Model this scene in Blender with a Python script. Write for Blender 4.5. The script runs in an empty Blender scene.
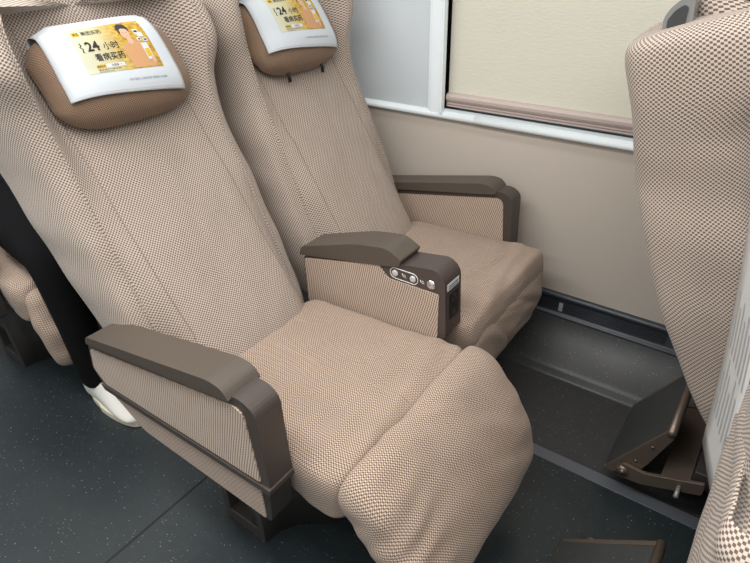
import bpy, bmesh, math, random
from mathutils import Vector, Matrix, noise

S = bpy.context.scene
COL = S.collection
V = Vector

# ------------------------------------------------------------------ camera
cam_d = bpy.data.cameras.new('camera')
cam = bpy.data.objects.new('camera', cam_d)
COL.objects.link(cam)
S.camera = cam
cam_d.sensor_width = 36.0
cam_d.lens = 579.36 / 750 * 36.0
cam_d.clip_start = 0.02
_r = V((0.8101879, 0.58570215, -0.02342138))
_u = V((-0.29237067, 0.43841526, 0.84988908))
_d = V((-0.50805015, 0.68172213, -0.52644087))
cam.matrix_world = Matrix(((_r.x, _u.x, -_d.x, 0.61049675),
                           (_r.y, _u.y, -_d.y, -0.48813093),
                           (_r.z, _u.z, -_d.z, 1.31724991),
                           (0, 0, 0, 1)))

# ------------------------------------------------------------------ world, exposure, big lights
S.view_settings.view_transform = 'Standard'
S.view_settings.look = 'None'
S.view_settings.exposure = 0.0
S.view_settings.gamma = 1.0
S.view_settings.use_curve_mapping = False

w = bpy.data.worlds.new('world')
S.world = w
w.use_nodes = True
w.node_tree.nodes['Background'].inputs['Color'].default_value = (0.75, 0.85, 1.0, 1)
w.node_tree.nodes['Background'].inputs['Strength'].default_value = 1.2

def area(name, loc, size, power, color, rot=(0, 0, 0)):
    l = bpy.data.lights.new(name, 'AREA')
    l.shape = 'RECTANGLE'
    l.size, l.size_y = size
    l.energy = power
    l.color = color
    o = bpy.data.objects.new(name, l)
    o.location = loc
    o.rotation_euler = rot
    COL.objects.link(o)
    return o

# the two cabin light strips along the luggage racks and the centre panel
area('window_side_strip_light', (-0.1, 0.62, 2.02), (4.4, 0.16), 15, (1.0, 0.985, 0.965), (math.radians(-8), 0, 0))
area('aisle_side_strip_light', (0.0, -1.25, 2.02), (4.4, 0.16), 28, (1.0, 0.985, 0.965), (math.radians(8), 0, 0))
area('centre_panel_light', (-0.15, -0.32, 2.12), (3.4, 0.34), 50, (1.0, 0.985, 0.965))

# ------------------------------------------------------------------ materials
def new_mat(name):
    m = bpy.data.materials.new(name)
    m.use_nodes = True
    nt = m.node_tree
    return m, nt, nt.nodes['Principled BSDF']

def plain(name, col, rough=0.5, metal=0.0, bump=0.0, bscale=300.0, coat=0.0):
    m, nt, b = new_mat(name)
    b.inputs['Base Color'].default_value = (*col, 1)
    b.inputs['Roughness'].default_value = rough
    b.inputs['Metallic'].default_value = metal
    if coat:
        b.inputs['Coat Weight'].default_value = coat
    if bump:
        tc = nt.nodes.new('ShaderNodeTexCoord')
        n = nt.nodes.new('ShaderNodeTexNoise')
        n.inputs['Scale'].default_value = bscale
        n.inputs['Detail'].default_value = 4
        bp = nt.nodes.new('ShaderNodeBump')
        bp.inputs['Strength'].default_value = bump
        bp.inputs['Distance'].default_value = 0.002
        nt.links.new(tc.outputs['Object'], n.inputs['Vector'])
        nt.links.new(n.outputs['Fac'], bp.inputs['Height'])
        nt.links.new(bp.outputs['Normal'], b.inputs['Normal'])
    return m

def math_node(nt, op, a, b=None, c=None):
    n = nt.nodes.new('ShaderNodeMath')
    n.operation = op
    for i, x in enumerate((a, b, c)):
        if x is None:
            continue
        if isinstance(x, (int, float)):
            n.inputs[i].default_value = x
        else:
            nt.links.new(x, n.inputs[i])
    return n.outputs[0]

def weave(name, thread, dot, pu=0.009, pv=0.009, rot=0.0, thr=(0.0, 0.30), bump=0.35, rib=0.0):
    """knitted two-tone cloth: staggered dark dots between raised light threads, laid out on UV in metres"""
    m, nt, b = new_mat(name)
    b.inputs['Roughness'].default_value = 0.88
    b.inputs['Sheen Weight'].default_value = 0.12
    b.inputs['Specular IOR Level'].default_value = 0.25
    tc = nt.nodes.new('ShaderNodeTexCoord')
    mp = nt.nodes.new('ShaderNodeMapping')
    mp.inputs['Rotation'].default_value = (0, 0, rot)
    nt.links.new(tc.outputs['UV'], mp.inputs['Vector'])
    # slight drift of the cloth so that rows are not ruler straight
    nz = nt.nodes.new('ShaderNodeTexNoise')
    nz.inputs['Scale'].default_value = 9.0
    nz.inputs['Detail'].default_value = 1.0
    nt.links.new(mp.outputs['Vector'], nz.inputs['Vector'])
    sub = nt.nodes.new('ShaderNodeVectorMath'); sub.operation = 'SUBTRACT'
    sub.inputs[1].default_value = (0.5, 0.5, 0.5)
    nt.links.new(nz.outputs['Color'], sub.inputs[0])
    sc = nt.nodes.new('ShaderNodeVectorMath'); sc.operation = 'SCALE'
    sc.inputs['Scale'].default_value = 0.012
    nt.links.new(sub.outputs[0], sc.inputs[0])
    ad = nt.nodes.new('ShaderNodeVectorMath'); ad.operation = 'ADD'
    nt.links.new(mp.outputs['Vector'], ad.inputs[0])
    nt.links.new(sc.outputs[0], ad.inputs[1])
    sx = nt.nodes.new('ShaderNodeSeparateXYZ')
    nt.links.new(ad.outputs[0], sx.inputs[0])
    cu = math_node(nt, 'COSINE', math_node(nt, 'MULTIPLY', sx.outputs['X'], 2 * math.pi / pu))
    cv = math_node(nt, 'COSINE', math_node(nt, 'MULTIPLY', sx.outputs['Y'], 2 * math.pi / pv))
    pr = math_node(nt, 'MULTIPLY', cu, cv)
    if rib:
        pr = math_node(nt, 'ADD', math_node(nt, 'MULTIPLY', pr, 1 - rib), math_node(nt, 'MULTIPLY', cu, rib))
    mr = nt.nodes.new('ShaderNodeMapRange')
    mr.interpolation_type = 'SMOOTHSTEP'
    mr.inputs['From Min'].default_value = thr[0]
    mr.inputs['From Max'].default_value = thr[1]
    nt.links.new(pr, mr.inputs['Value'])
    mix = nt.nodes.new('ShaderNodeMix'); mix.data_type = 'RGBA'
    mix.inputs['A'].default_value = (*thread, 1)
    mix.inputs['B'].default_value = (*dot, 1)
    nt.links.new(mr.outputs[0], mix.inputs['Factor'])
    # faint wear of the thread colour
    n2 = nt.nodes.new('ShaderNodeTexNoise'); n2.inputs['Scale'].default_value = 14.0
    nt.links.new(tc.outputs['UV'], n2.inputs['Vector'])
    mr2 = nt.nodes.new('ShaderNodeMapRange')
    mr2.inputs['To Min'].default_value = 0.92; mr2.inputs['To Max'].default_value = 1.08
    nt.links.new(n2.outputs['Fac'], mr2.inputs['Value'])
    mul = nt.nodes.new('ShaderNodeVectorMath'); mul.operation = 'SCALE'
    nt.links.new(mix.outputs['Result'], mul.inputs[0])
    nt.links.new(mr2.outputs[0], mul.inputs['Scale'])
    nt.links.new(mul.outputs[0], b.inputs['Base Color'])
    bp = nt.nodes.new('ShaderNodeBump')
    bp.invert = True
    bp.inputs['Strength'].default_value = bump
    bp.inputs['Distance'].default_value = 0.0008
    nt.links.new(mr.outputs[0], bp.inputs['Height'])
    nt.links.new(bp.outputs['Normal'], b.inputs['Normal'])
    return m

def speckled(name, col, rough, dens=0.30, spot=(0.22, 0.24, 0.25)):
    m, nt, b = new_mat(name)
    b.inputs['Roughness'].default_value = rough
    tc = nt.nodes.new('ShaderNodeTexCoord')
    vo = nt.nodes.new('ShaderNodeTexVoronoi')
    vo.inputs['Scale'].default_value = 125
    nt.links.new(tc.outputs['Object'], vo.inputs['Vector'])
    # only some cells carry a flake, of uneven size
    wn = nt.nodes.new('ShaderNodeSeparateColor')
    nt.links.new(vo.outputs['Color'], wn.inputs[0])
    on = math_node(nt, 'GREATER_THAN', wn.outputs[0], dens)
    rad = math_node(nt, 'MULTIPLY_ADD', math_node(nt, 'POWER', wn.outputs[1], 2.5), 0.13, 0.07)
    near = math_node(nt, 'LESS_THAN', vo.outputs['Distance'], rad)
    fac = math_node(nt, 'MULTIPLY', on, near)
    mot = nt.nodes.new('ShaderNodeTexNoise'); mot.inputs['Scale'].default_value = 40; mot.inputs['Detail'].default_value = 6
    nt.links.new(tc.outputs['Object'], mot.inputs['Vector'])
    cr = nt.nodes.new('ShaderNodeMix'); cr.data_type = 'RGBA'
    cr.inputs['A'].default_value = (col[0] * .8, col[1] * .8, col[2] * .8, 1)
    cr.inputs['B'].default_value = (col[0] * 1.2, col[1] * 1.2, col[2] * 1.2, 1)
    nt.links.new(mot.outputs['Fac'], cr.inputs['Factor'])
    mix = nt.nodes.new('ShaderNodeMix'); mix.data_type = 'RGBA'
    nt.links.new(fac, mix.inputs['Factor'])
    nt.links.new(cr.outputs['Result'], mix.inputs['A'])
    mix.inputs['B'].default_value = (*spot, 1)
    nt.links.new(mix.outputs['Result'], b.inputs['Base Color'])
    n3 = nt.nodes.new('ShaderNodeTexNoise'); n3.inputs['Scale'].default_value = 6; n3.inputs['Detail'].default_value = 8
    nt.links.new(tc.outputs['Object'], n3.inputs['Vector'])
    mr = nt.nodes.new('ShaderNodeMapRange')
    mr.inputs['To Min'].default_value = rough - .1; mr.inputs['To Max'].default_value = rough + .15
    nt.links.new(n3.outputs['Fac'], mr.inputs['Value'])
    nt.links.new(mr.outputs[0], b.inputs['Roughness'])
    bp = nt.nodes.new('ShaderNodeBump'); bp.inputs['Strength'].default_value = .15; bp.inputs['Distance'].default_value = .001
    nt.links.new(mot.outputs['Fac'], bp.inputs['Height'])
    nt.links.new(bp.outputs['Normal'], b.inputs['Normal'])
    return m

M = dict(
    cloth=weave('beige_knit', (0.535, 0.455, 0.392), (0.140, 0.100, 0.076), pu=0.0079, pv=0.0077, thr=(-.10, .22)),
    cushion=weave('beige_knit_cushion', (0.575, 0.458, 0.370), (0.145, 0.092, 0.064), pu=0.0062, pv=0.0062, rib=0.3, thr=(-.24, .14)),
    rib=weave('ribbed_knit', (0.52, 0.41, 0.33), (0.15, 0.095, 0.066), pu=0.0062, pv=0.0075, rot=math.radians(14), rib=0.55),
    rib_skirt_shaded=weave('ribbed_knit_skirt_shaded', (0.46, 0.355, 0.28), (0.12, 0.074, 0.052), pu=0.0062, pv=0.0075, rot=math.radians(-50), rib=0.6),  # shade below the arm is put into the colour, darker than the panels
    pillow=weave('brown_knit', (0.30, 0.20, 0.135), (0.11, 0.066, 0.042), pu=0.006, pv=0.006, rot=math.radians(30)),
    brown=plain('taupe_plastic', (0.088, 0.070, 0.055), 0.42, bump=.25, bscale=900),
    brown2=plain('dark_taupe_plastic', (0.062, 0.048, 0.042), 0.42, bump=.2, bscale=900),
    console=plain('console_plastic', (0.068, 0.050, 0.045), 0.40, bump=.2, bscale=900),
    base=plain('base_paint', (0.035, 0.031, 0.028), 0.5),
    bronze=plain('bronze_metal', (0.16, 0.125, 0.098), 0.38, metal=.55),
    rubber=speckled('tread_rubber', (0.035, 0.037, 0.036), .5, dens=.8, spot=(.16, .16, .15)),
    chrome=plain('chrome', (0.85, 0.85, 0.85), 0.15, metal=1.0),
    button=plain('button_plastic', (0.62, 0.60, 0.57), 0.35, metal=.3),
    ink=plain('pale_marking', (0.75, 0.75, 0.72), 0.5),
    label=plain('silver_sticker', (0.66, 0.65, 0.62), 0.45),
    black=plain('black_plastic', (0.012, 0.012, 0.013), 0.4),
    handle=plain('grey_handle', (0.07, 0.07, 0.068), 0.25, metal=.4),
    handle_rim=plain('pale_grey_handle', (0.26, 0.26, 0.25), 0.25, metal=.3),
    white_cloth=plain('white_cotton', (0.55, 0.585, 0.62), 0.85, bump=.1, bscale=1500),
    wallfab=plain('beige_wall_covering', (0.54, 0.48, 0.415), 0.8, bump=.5, bscale=420),
    wallpaint=plain('pale_grey_panel', (0.585, 0.63, 0.655), 0.4),
    frame=plain('white_frame', (0.80, 0.86, 0.885), 0.3),
    blindbar=plain('pinkish_blind_bar', (0.46, 0.38, 0.345), 0.4),
    darkbase=plain('dark_blue_skirting', (0.035, 0.042, 0.052), 0.35),
    grille=plain('grille_metal', (0.045, 0.047, 0.05), 0.35, metal=.3),
    floor=speckled('blue_grey_vinyl', (0.019, 0.026, 0.029), .34),
    floor2=speckled('dark_grey_vinyl', (0.038, 0.039, 0.040), .38),
    seam=plain('seam_rubber', (0.004, 0.004, 0.004), 0.6),
    strip=plain('steel_blue_strip', (0.14, 0.15, 0.17), 0.42, metal=.3),
    card=plain('printed_card', (0.72, 0.72, 0.71), 0.35),
    cardedge=plain('card_grey', (0.50, 0.50, 0.49), 0.4),
    trouser=plain('black_trouser_cloth', (0.006, 0.006, 0.007), 0.95),
    skin=plain('skin', (0.55, 0.34, 0.25), 0.5),
    hair=plain('black_hair', (0.01, 0.009, 0.008), 0.5),
    coat=plain('dark_navy_jersey', (0.02, 0.022, 0.028), 0.9),
    shoe=plain('white_leather', (0.72, 0.70, 0.64), 0.5),
    sole=plain('cream_rubber', (0.66, 0.60, 0.46), 0.6),
    stitch=plain('cream_stitching', (0.48, 0.40, 0.33), 0.9),
    stitch_dark=plain('brown_stitching', (0.26, 0.19, 0.145), 0.9),
    ceiling=plain('ceiling_white', (0.78, 0.78, 0.76), 0.6),
    p_black=plain('print_black', (0.015, 0.014, 0.013), 0.8),
    p_yellow=plain('print_yellow', (0.62, 0.40, 0.02), 0.8),
    p_white=plain('print_white', (0.58, 0.60, 0.60), 0.8),
    p_skin=plain('print_skin', (0.58, 0.36, 0.25), 0.8),
    p_coat=plain('print_peach', (0.52, 0.28, 0.13), 0.8),
    p_blue=plain('print_slate', (0.12, 0.17, 0.24), 0.8),
)

# roller blind: light cream cloth, a little daylight passes
def mk_blind():
    m, nt, b = new_mat('cream_blind_cloth')
    b.inputs['Base Color'].default_value = (0.77, 0.745, 0.635, 1)
    b.inputs['Roughness'].default_value = 0.8
    tr = nt.nodes.new('ShaderNodeBsdfTranslucent')
    tr.inputs['Color'].default_value = (0.73, 0.68, 0.55, 1)
    mx = nt.nodes.new('ShaderNodeMixShader'); mx.inputs[0].default_value = 0.18
    nt.links.new(b.outputs[0], mx.inputs[1]); nt.links.new(tr.outputs[0], mx.inputs[2])
    nt.links.new(mx.outputs[0], nt.nodes['Material Output'].inputs['Surface'])
    tc = nt.nodes.new('ShaderNodeTexCoord')
    mp = nt.nodes.new('ShaderNodeMapping'); mp.inputs['Scale'].default_value = (60, 60, 190)
    n = nt.nodes.new('ShaderNodeTexNoise'); n.inputs['Scale'].default_value = 1; n.inputs['Detail'].default_value = 3
    bp = nt.nodes.new('ShaderNodeBump'); bp.inputs['Strength'].default_value = .5; bp.inputs['Distance'].default_value = .002
    nt.links.new(tc.outputs['Object'], mp.inputs['Vector']); nt.links.new(mp.outputs[0], n.inputs['Vector'])
    nt.links.new(n.outputs['Fac'], bp.inputs['Height']); nt.links.new(bp.outputs['Normal'], b.inputs['Normal'])
    return m
M['blind'] = mk_blind()
for k_ in ('trouser', 'coat'):
    M[k_].node_tree.nodes['Principled BSDF'].inputs['Specular IOR Level'].default_value = .12

def mk_glass():
    m, nt, b = new_mat('window_glass')
    b.inputs['Base Color'].default_value = (0.9, 0.95, 0.95, 1)
    b.inputs['Roughness'].default_value = 0.02
    b.inputs['Transmission Weight'].default_value = 1.0
    return m
M['glass'] = mk_glass()

def mk_print_bg():
    """the advert's ground: pale yellow on the left, golden blossom on the right (UV 0..1)"""
    m, nt, b = new_mat('print_gold_ground')
    b.inputs['Roughness'].default_value = 0.8
    tc = nt.nodes.new('ShaderNodeTexCoord')
    sx = nt.nodes.new('ShaderNodeSeparateXYZ')
    nt.links.new(tc.outputs['UV'], sx.inputs[0])
    n = nt.nodes.new('ShaderNodeTexNoise'); n.inputs['Scale'].default_value = 16; n.inputs['Detail'].default_value = 5
    nt.links.new(tc.outputs['UV'], n.inputs['Vector'])
    r2 = nt.nodes.new('ShaderNodeValToRGB')
    e = r2.color_ramp.elements
    e[0].position = .35; e[0].color = (0.34, 0.17, 0.015, 1)
    e[1].position = .68; e[1].color = (0.58, 0.40, 0.05, 1)
    nt.links.new(n.outputs['Fac'], r2.inputs[0])
    r1 = nt.nodes.new('ShaderNodeValToRGB')
    e = r1.color_ramp.elements
    e[0].position = 0; e[0].color = (0.54, 0.54, 0.42, 1)
    e[1].position = .45; e[1].color = (0.50, 0.43, 0.22, 1)
    nt.links.new(sx.outputs['X'], r1.inputs[0])
    mr = nt.nodes.new('ShaderNodeMapRange'); mr.inputs['From Min'].default_value = .35; mr.inputs['From Max'].default_value = .62
    nt.links.new(sx.outputs['X'], mr.inputs['Value'])
    mix = nt.nodes.new('ShaderNodeMix'); mix.data_type = 'RGBA'
    nt.links.new(mr.outputs[0], mix.inputs['Factor'])
    nt.links.new(r1.outputs['Color'], mix.inputs['A']); nt.links.new(r2.outputs['Color'], mix.inputs['B'])
    nt.links.new(mix.outputs['Result'], b.inputs['Base Color'])
    return m
M['print_bg'] = mk_print_bg()

# ------------------------------------------------------------------ helpers
def link(name, me, mat, parent=None, smooth=True, offset=None):
    o = bpy.data.objects.new(name, me)
    COL.objects.link(o)
    if mat is not None:
        me.materials.append(mat)
    if parent is not None:
        o.parent = parent
    if smooth:
        for p in me.polygons:
            p.use_smooth = True
    if offset is not None:
        o.location = offset
    return o

def empty(name, loc, label, cat, group=None, rz=0.0):
    o = bpy.data.objects.new(name, None)
    o.empty_display_size = .1
    o.location = loc
    o.rotation_euler = (0, 0, rz)
    COL.objects.link(o)
    o['label'] = label
    o['category'] = cat
    if group:
        o['group'] = group
    return o

def tag(o, label=None, cat=None, group=None, kind=None):
    if label: o['label'] = label
    if cat: o['category'] = cat
    if group: o['group'] = group
    if kind: o['kind'] = kind
    return o

def cr(p0, p1, p2, p3, t):
    return 0.5 * ((2 * p1) + (p2 - p0) * t + (2 * p0 - 5 * p1 + 4 * p2 - p3) * t * t + (3 * p1 - p0 - 3 * p2 + p3) * t ** 3)

def spline(pts, n, closed=False):
    k = len(pts)
    out = []
    seg = k if closed else k - 1
    cnt = n if closed else n - 1
    for i in range(n):
        f = i * seg / cnt
        j = min(int(f), seg - 1)
        t = f - j
        if closed:
            g = lambda q: pts[q % k]
        else:
            g = lambda q: pts[max(0, min(k - 1, q))]
        out.append(cr(g(j - 1), g(j), g(j + 1), g(j + 2), t))
    return out

GRID = {}
def loft(name, rings, nu, nv, mat, parent=None, disp=None, caps=True):
    """rings: closed control polygons (same count) -> smooth skin with metric UVs"""
    R = [spline(r, nu, True) for r in rings]
    cols = [spline([R[k][i] for k in range(len(R))], nv) for i in range(nu)]
    P = [[cols[i][j] for i in range(nu)] for j in range(nv)]
    # metric coordinates
    mid = nv // 2
    U = [0.0]
    for i in range(nu):
        U.append(U[-1] + (P[mid][(i + 1) % nu] - P[mid][i]).length)
    Vv = [[0.0] * nu for _ in range(nv)]
    for j in range(1, nv):
        for i in range(nu):
            Vv[j][i] = Vv[j - 1][i] + (P[j][i] - P[j - 1][i]).length
    avg = [sum(Vv[j]) / nu for j in range(nv)]
    if disp:
        Q = [[None] * nu for _ in range(nv)]
        for j in range(nv):
            for i in range(nu):
                a = P[j][(i + 1) % nu] - P[j][i - 1]
                b = P[min(nv - 1, j + 1)][i] - P[max(0, j - 1)][i]
                n = a.cross(b)
                if n.length > 1e-12:
                    n.normalize()
                Q[j][i] = P[j][i] + n * disp(P[j][i], i / nu, j / (nv - 1), n)
        P = Q
    bm = bmesh.new()
    uvl = bm.loops.layers.uv.new('UVMap')
    vs = [[bm.verts.new(P[j][i]) for i in range(nu)] for j in range(nv)]
    for j in range(nv - 1):
        for i in range(nu):
            i2 = (i + 1) % nu
            f = bm.faces.new((vs[j][i], vs[j][i2], vs[j + 1][i2], vs[j + 1][i]))
            u0, u1 = U[i], U[i + 1]
            vv = ((u0, j, i), (u1, j, i2), (u1, j + 1, i2), (u0, j + 1, i))
            for lp, (uu, jj, ii) in zip(f.loops, vv):
                lp[uvl].uv = (uu, 0.5 * avg[jj] + 0.5 * Vv[jj][ii])
    if caps:
        for j in (0, nv - 1):
            c = V((0, 0, 0))
            for i in range(nu):
                c += P[j][i]
            c /= nu
            cv = bm.verts.new(c)
            for i in range(nu):
                i2 = (i + 1) % nu
                f = bm.faces.new((vs[j][i], cv, vs[j][i2]) if j == 0 else (vs[j][i], vs[j][i2], cv))
                for lp in f.loops:
                    lp[uvl].uv = (lp.vert.co.y, lp.vert.co.x + lp.vert.co.z)
    bmesh.ops.recalc_face_normals(bm, faces=bm.faces)
    me = bpy.data.meshes.new(name)
    bm.to_mesh(me)
    bm.free()
    GRID[name] = P
    return link(name, me, mat, parent)

def box_uv(bm):
    uvl = bm.loops.layers.uv.get('UVMap') or bm.loops.layers.uv.new('UVMap')
    for f in bm.faces:
        n = f.normal
        ax = max(range(3), key=lambda k: abs(n[k]))
        for lp in f.loops:
            c = lp.vert.co
            lp[uvl].uv = (c.x, c.z) if ax == 1 else ((c.y, c.z) if ax == 0 else (c.x, c.y))

def prism(name, poly, y0, y1, mat, parent=None, bev=0.004, seg=3, axis='y', smooth=True):
    """outline (a,b) extruded between two positions along an axis, all edges bevelled"""
    bm = bmesh.new()
    def P(a, b, y):
        return (a, y, b) if axis == 'y' else ((y, a, b) if axis == 'x' else (a, b, y))
    A = [bm.verts.new(P(a, b, y0)) for a, b in poly]
    B = [bm.verts.new(P(a, b, y1)) for a, b in poly]
    n = len(poly)
    bm.faces.new(A); bm.faces.new(B[::-1])
    for i in range(n):
        bm.faces.new((A[i], B[i], B[(i + 1) % n], A[(i + 1) % n]))
    bmesh.ops.recalc_face_normals(bm, faces=bm.faces)
    if bev:
        bmesh.ops.bevel(bm, geom=list(bm.edges), offset=bev, segments=seg, profile=.5, affect='EDGES', clamp_overlap=True)
    bm.normal_update()
    box_uv(bm)
    me = bpy.data.meshes.new(name)
    bm.to_mesh(me); bm.free()
    o = link(name, me, mat, parent, smooth)
    if smooth and bev:
        md = o.modifiers.new('wn', 'WEIGHTED_NORMAL')
    return o

def box(name, lo, hi, mat, parent=None, bev=0.0, seg=2):
    return prism(name, [(lo[0], lo[2]), (hi[0], lo[2]), (hi[0], hi[2]), (lo[0], hi[2])], lo[1], hi[1], mat, parent, bev, seg, smooth=bev > 0)

def round_poly(pts, radii, n=5):
    out = []
    k = len(pts)
    for i in range(k):
        p = V((*pts[i], 0)); a = V((*pts[i - 1], 0)); b = V((*pts[(i + 1) % k], 0))
        r = radii[i] if not isinstance(radii, (int, float)) else radii
        if r <= 0:
            out.append((p.x, p.y)); continue
        da = (a - p); db = (b - p)
        r = min(r, da.length * .49, db.length * .49)
        s = p + da.normalized() * r; e = p + db.normalized() * r
        for j in range(n + 1):
            t = j / n
            q = (1 - t) ** 2 * s + 2 * t * (1 - t) * p + t * t * e
            out.append((q.x, q.y))
    return out

def tube(name, pts, rad, mat, parent=None, n=8, closed=False, caps=True):
    bm = bmesh.new()
    k = len(pts)
    rings = []
    up = V((0.123, 0.31, 0.94)).normalized()
    for i in range(k):
        a = pts[i - 1] if (closed or i) else pts[0]
        b = pts[(i + 1) % k] if (closed or i < k - 1) else pts[-1]
        d = (b - a).normalized()
        x = d.cross(up)
        if x.length < 1e-4: x = d.cross(V((1, 0, 0)))
        x.normalize(); y = x.cross(d)
        r = rad[i] if isinstance(rad, (list, tuple)) else rad
        rings.append([bm.verts.new(pts[i] + (x * math.cos(q) + y * math.sin(q)) * r) for q in [2 * math.pi * j / n for j in range(n)]])
    for i in range(k if closed else k - 1):
        A, B = rings[i], rings[(i + 1) % k]
        for j in range(n):
            bm.faces.new((A[j], A[(j + 1) % n], B[(j + 1) % n], B[j]))
    if caps and not closed:
        bm.faces.new(rings[0][::-1]); bm.faces.new(rings[-1])
    bmesh.ops.recalc_face_normals(bm, faces=bm.faces)
    box_uv(bm)
    me = bpy.data.meshes.new(name)
    bm.to_mesh(me); bm.free()
    return link(name, me, mat, parent)

def nz(x, y, z=0.0):
    return noise.noise(V((x, y, z)))

# ------------------------------------------------------------------ the setting
YW = 1.22           # face of the window wall
X0, X1 = -2.6, 2.4
YO = -1.95

def struct(o):
    o['kind'] = 'structure'
    return o

def slab(name, lo, hi, mat, bev=0.0):
    return struct(box(name, lo, hi, mat, None, bev))

slab('floor', (X0, YO, -0.04), (X1, 0.705, 0.0), M['floor'])
# raised plinth along the window wall with a soft step
pl = [(0.705, -0.04), (0.705, 0.0), (1.050, 0.0), (1.055, 0.001), (1.060, 0.006), (1.068, 0.020), (1.074, 0.027), (1.084, 0.034),
      (1.10, 0.043), (1.15, 0.080), (1.185, 0.120), (1.195, 0.140), (1.40, 0.140), (1.40, -0.04)]
o = struct(prism('floor_plinth', [(a, b) for a, b in pl], X0, X1, M['floor2'], None, 0, axis='x', smooth=False))
# smooth only the profile
for p in o.data.polygons: p.use_smooth = abs(p.normal.x) < .5
o.data.set_sharp_from_angle(angle=math.radians(50))
slab('trim_1', (X0, 0.704, -0.001), (X1, 0.742, 0.0025), M['strip'], 0.001)
o = slab('trim_2', (-0.4455, YO, -0.001), (-0.4395, 0.705, 0.0006), M['seam'])

# air duct cover at the foot of the wall: rail, grille, flange
duct = [(YW + .02, .136), (YW - .022, .136), (YW - .024, .143), (YW - .022, .148), (YW - .014, .150), (YW - .010, .156),
        (YW - .006, .203), (YW - .013, .207), (YW - .016, .213), (YW - .013, .221), (YW, .226), (YW + .02, .226)]
o = struct(prism('baseboard_window_side', duct, X0, X1, M['darkbase'], None, 0, axis='x', smooth=False))
for p in o.data.polygons: p.use_smooth = abs(p.normal.x) < .5
o.data.set_sharp_from_angle(angle=math.radians(60))
# grille with fine slots on the duct cover
grl = empty('air_duct_grille', (0.27, YW - .012, .16), 'low slotted dark air grille along the foot of the window wall', 'grille')
for k in range(5):
    z = .0045 + k * .0078
    t = .0015 * k
    tube('slat', [V((-.21, t - .0018, z)), V((.21, t - .0018, z))], .0011, M['grille'], grl, 6)
for k in range(4):
    box('end_mark', (-.135 + k * .0035, -.0065 + .0015 * 2, .002), (-.1335 + k * .0035, -.002 + .0015 * 2, .034), M['ink'], grl)

# lower wall covering
slab('wall_window_side', (X0, YW, 0.10), (X1, YW + .10, 0.758), M['wallfab'])

# the white upper wall with a real opening for the window
WX0, WX1, WZ0, WZ1 = -0.352, 1.02, 0.785, 1.52
def wall_with_hole():
    bm = bmesh.new()
    def quadbox(lo, hi):
        v = [bm.verts.new((x, y, z)) for x in (lo[0], hi[0]) for y in (lo[1], hi[1]) for z in (lo[2], hi[2])]
        for f in ((0, 1, 3, 2), (4, 6, 7, 5), (0, 4, 5, 1), (2, 3, 7, 6), (0, 2, 6, 4), (1, 5, 7, 3)):
            bm.faces.new([v[i] for i in f])
    y0, y1 = YW - .004, YW + .10
    quadbox((X0, y0, .758), (WX0, y1, 2.15))
    quadbox((WX1, y0, .758), (X1, y1, 2.15))
    quadbox((WX0, y0, .758), (WX1, y1, WZ0))
    quadbox((WX0, y0, WZ1), (WX1, y1, 2.15))
    bmesh.ops.recalc_face_normals(bm, faces=bm.faces)
    me = bpy.data.meshes.new('wall_window_side_upper'); bm.to_mesh(me); bm.free()
    return link('wall_window_side_upper', me, M['wallpaint'], None, False)
struct(wall_with_hole())

# window: frame, pane
win = empty('window_1', (WX0, YW, WZ0), 'train window with white surround above the beige wall', 'window')
win['kind'] = 'structure'; del win['category']
def wp(name, lo, hi, mat, bev=.003):
    o = box(name, (lo[0] - WX0, lo[1] - YW, lo[2] - WZ0), (hi[0] - WX0, hi[1] - YW, hi[2] - WZ0), mat, win, bev)
    return o
wp('frame_post', (WX0 - .052, YW - .016, .770), (WX0, YW + .055, WZ1 + .05), M['frame'], .004)
wp('frame_bead', (WX0 - .010, YW - .022, .770), (WX0 - .001, YW + .01, WZ1 + .02), M['frame'], .003)
wp('frame_bead', (WX0 - .060, YW - .012, .770), (WX0 - .050, YW + .01, WZ1 + .05), M['frame'], .003)
wp('frame_post', (WX1, YW - .016, .770), (WX1 + .052, YW + .055, WZ1 + .05), M['frame'], .004)
wp('frame_head', (WX0 - .052, YW - .014, WZ1), (WX1 + .052, YW + .055, WZ1 + .05), M['frame'], .004)
wp('sill_channel', (WX0, YW + .004, WZ0 - .012), (WX1, YW + .055, WZ0 + .001), M['black'], 0)
wp('pane', (WX0 - .01, YW + .075, WZ0 - .01), (WX1 + .01, YW + .081, WZ1 + .01), M['glass'], 0)
# continuous white dado rail under the windows, in two lengths that meet at a joint
def rail(name, xa, xb, extra):
    pr = [(YW + .02, .753), (YW - .010 - extra, .753), (YW - .018 - extra, .757), (YW - .020 - extra, .764), (YW - .016 - extra, .772), (YW - .006, .778), (YW + .02, .779)]
    o = struct(prism(name, pr, xa, xb, M['frame'], None, 0, axis='x', smooth=False))
    for p in o.data.polygons: p.use_smooth = abs(p.normal.x) < .5
    return o
rail('trim_3', X0, -.2345, .0)
rail('trim_4', -.2330, X1, .002)

# roller blind drawn down in the window
bl = empty('roller_blind', (WX0, YW, WZ0), 'cream roller blind pulled down over the train window', 'blind')
bx = box('blind_cloth', (.001, .020, .045), (WX1 - WX0 - .001, .0215, WZ1 - WZ0), M['blind'], bl)
prf = [(.012, .004), (.006, .007), (.006, .010), (.010, .0115), (.010, .0135), (.006, .015), (.006, .018), (.010, .0195), (.010, .021), (.006, .023),
       (.001, .031), (.001, .040), (.006, .047), (.014, .050), (.026, .050), (.026, .004)]
bar = prism('bottom_bar', prf, .002, WX1 - WX0 - .002, M['blindbar'], bl, 0, axis='x', smooth=False)
tag(bar, 'pinkish grooved bottom bar')

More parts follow.
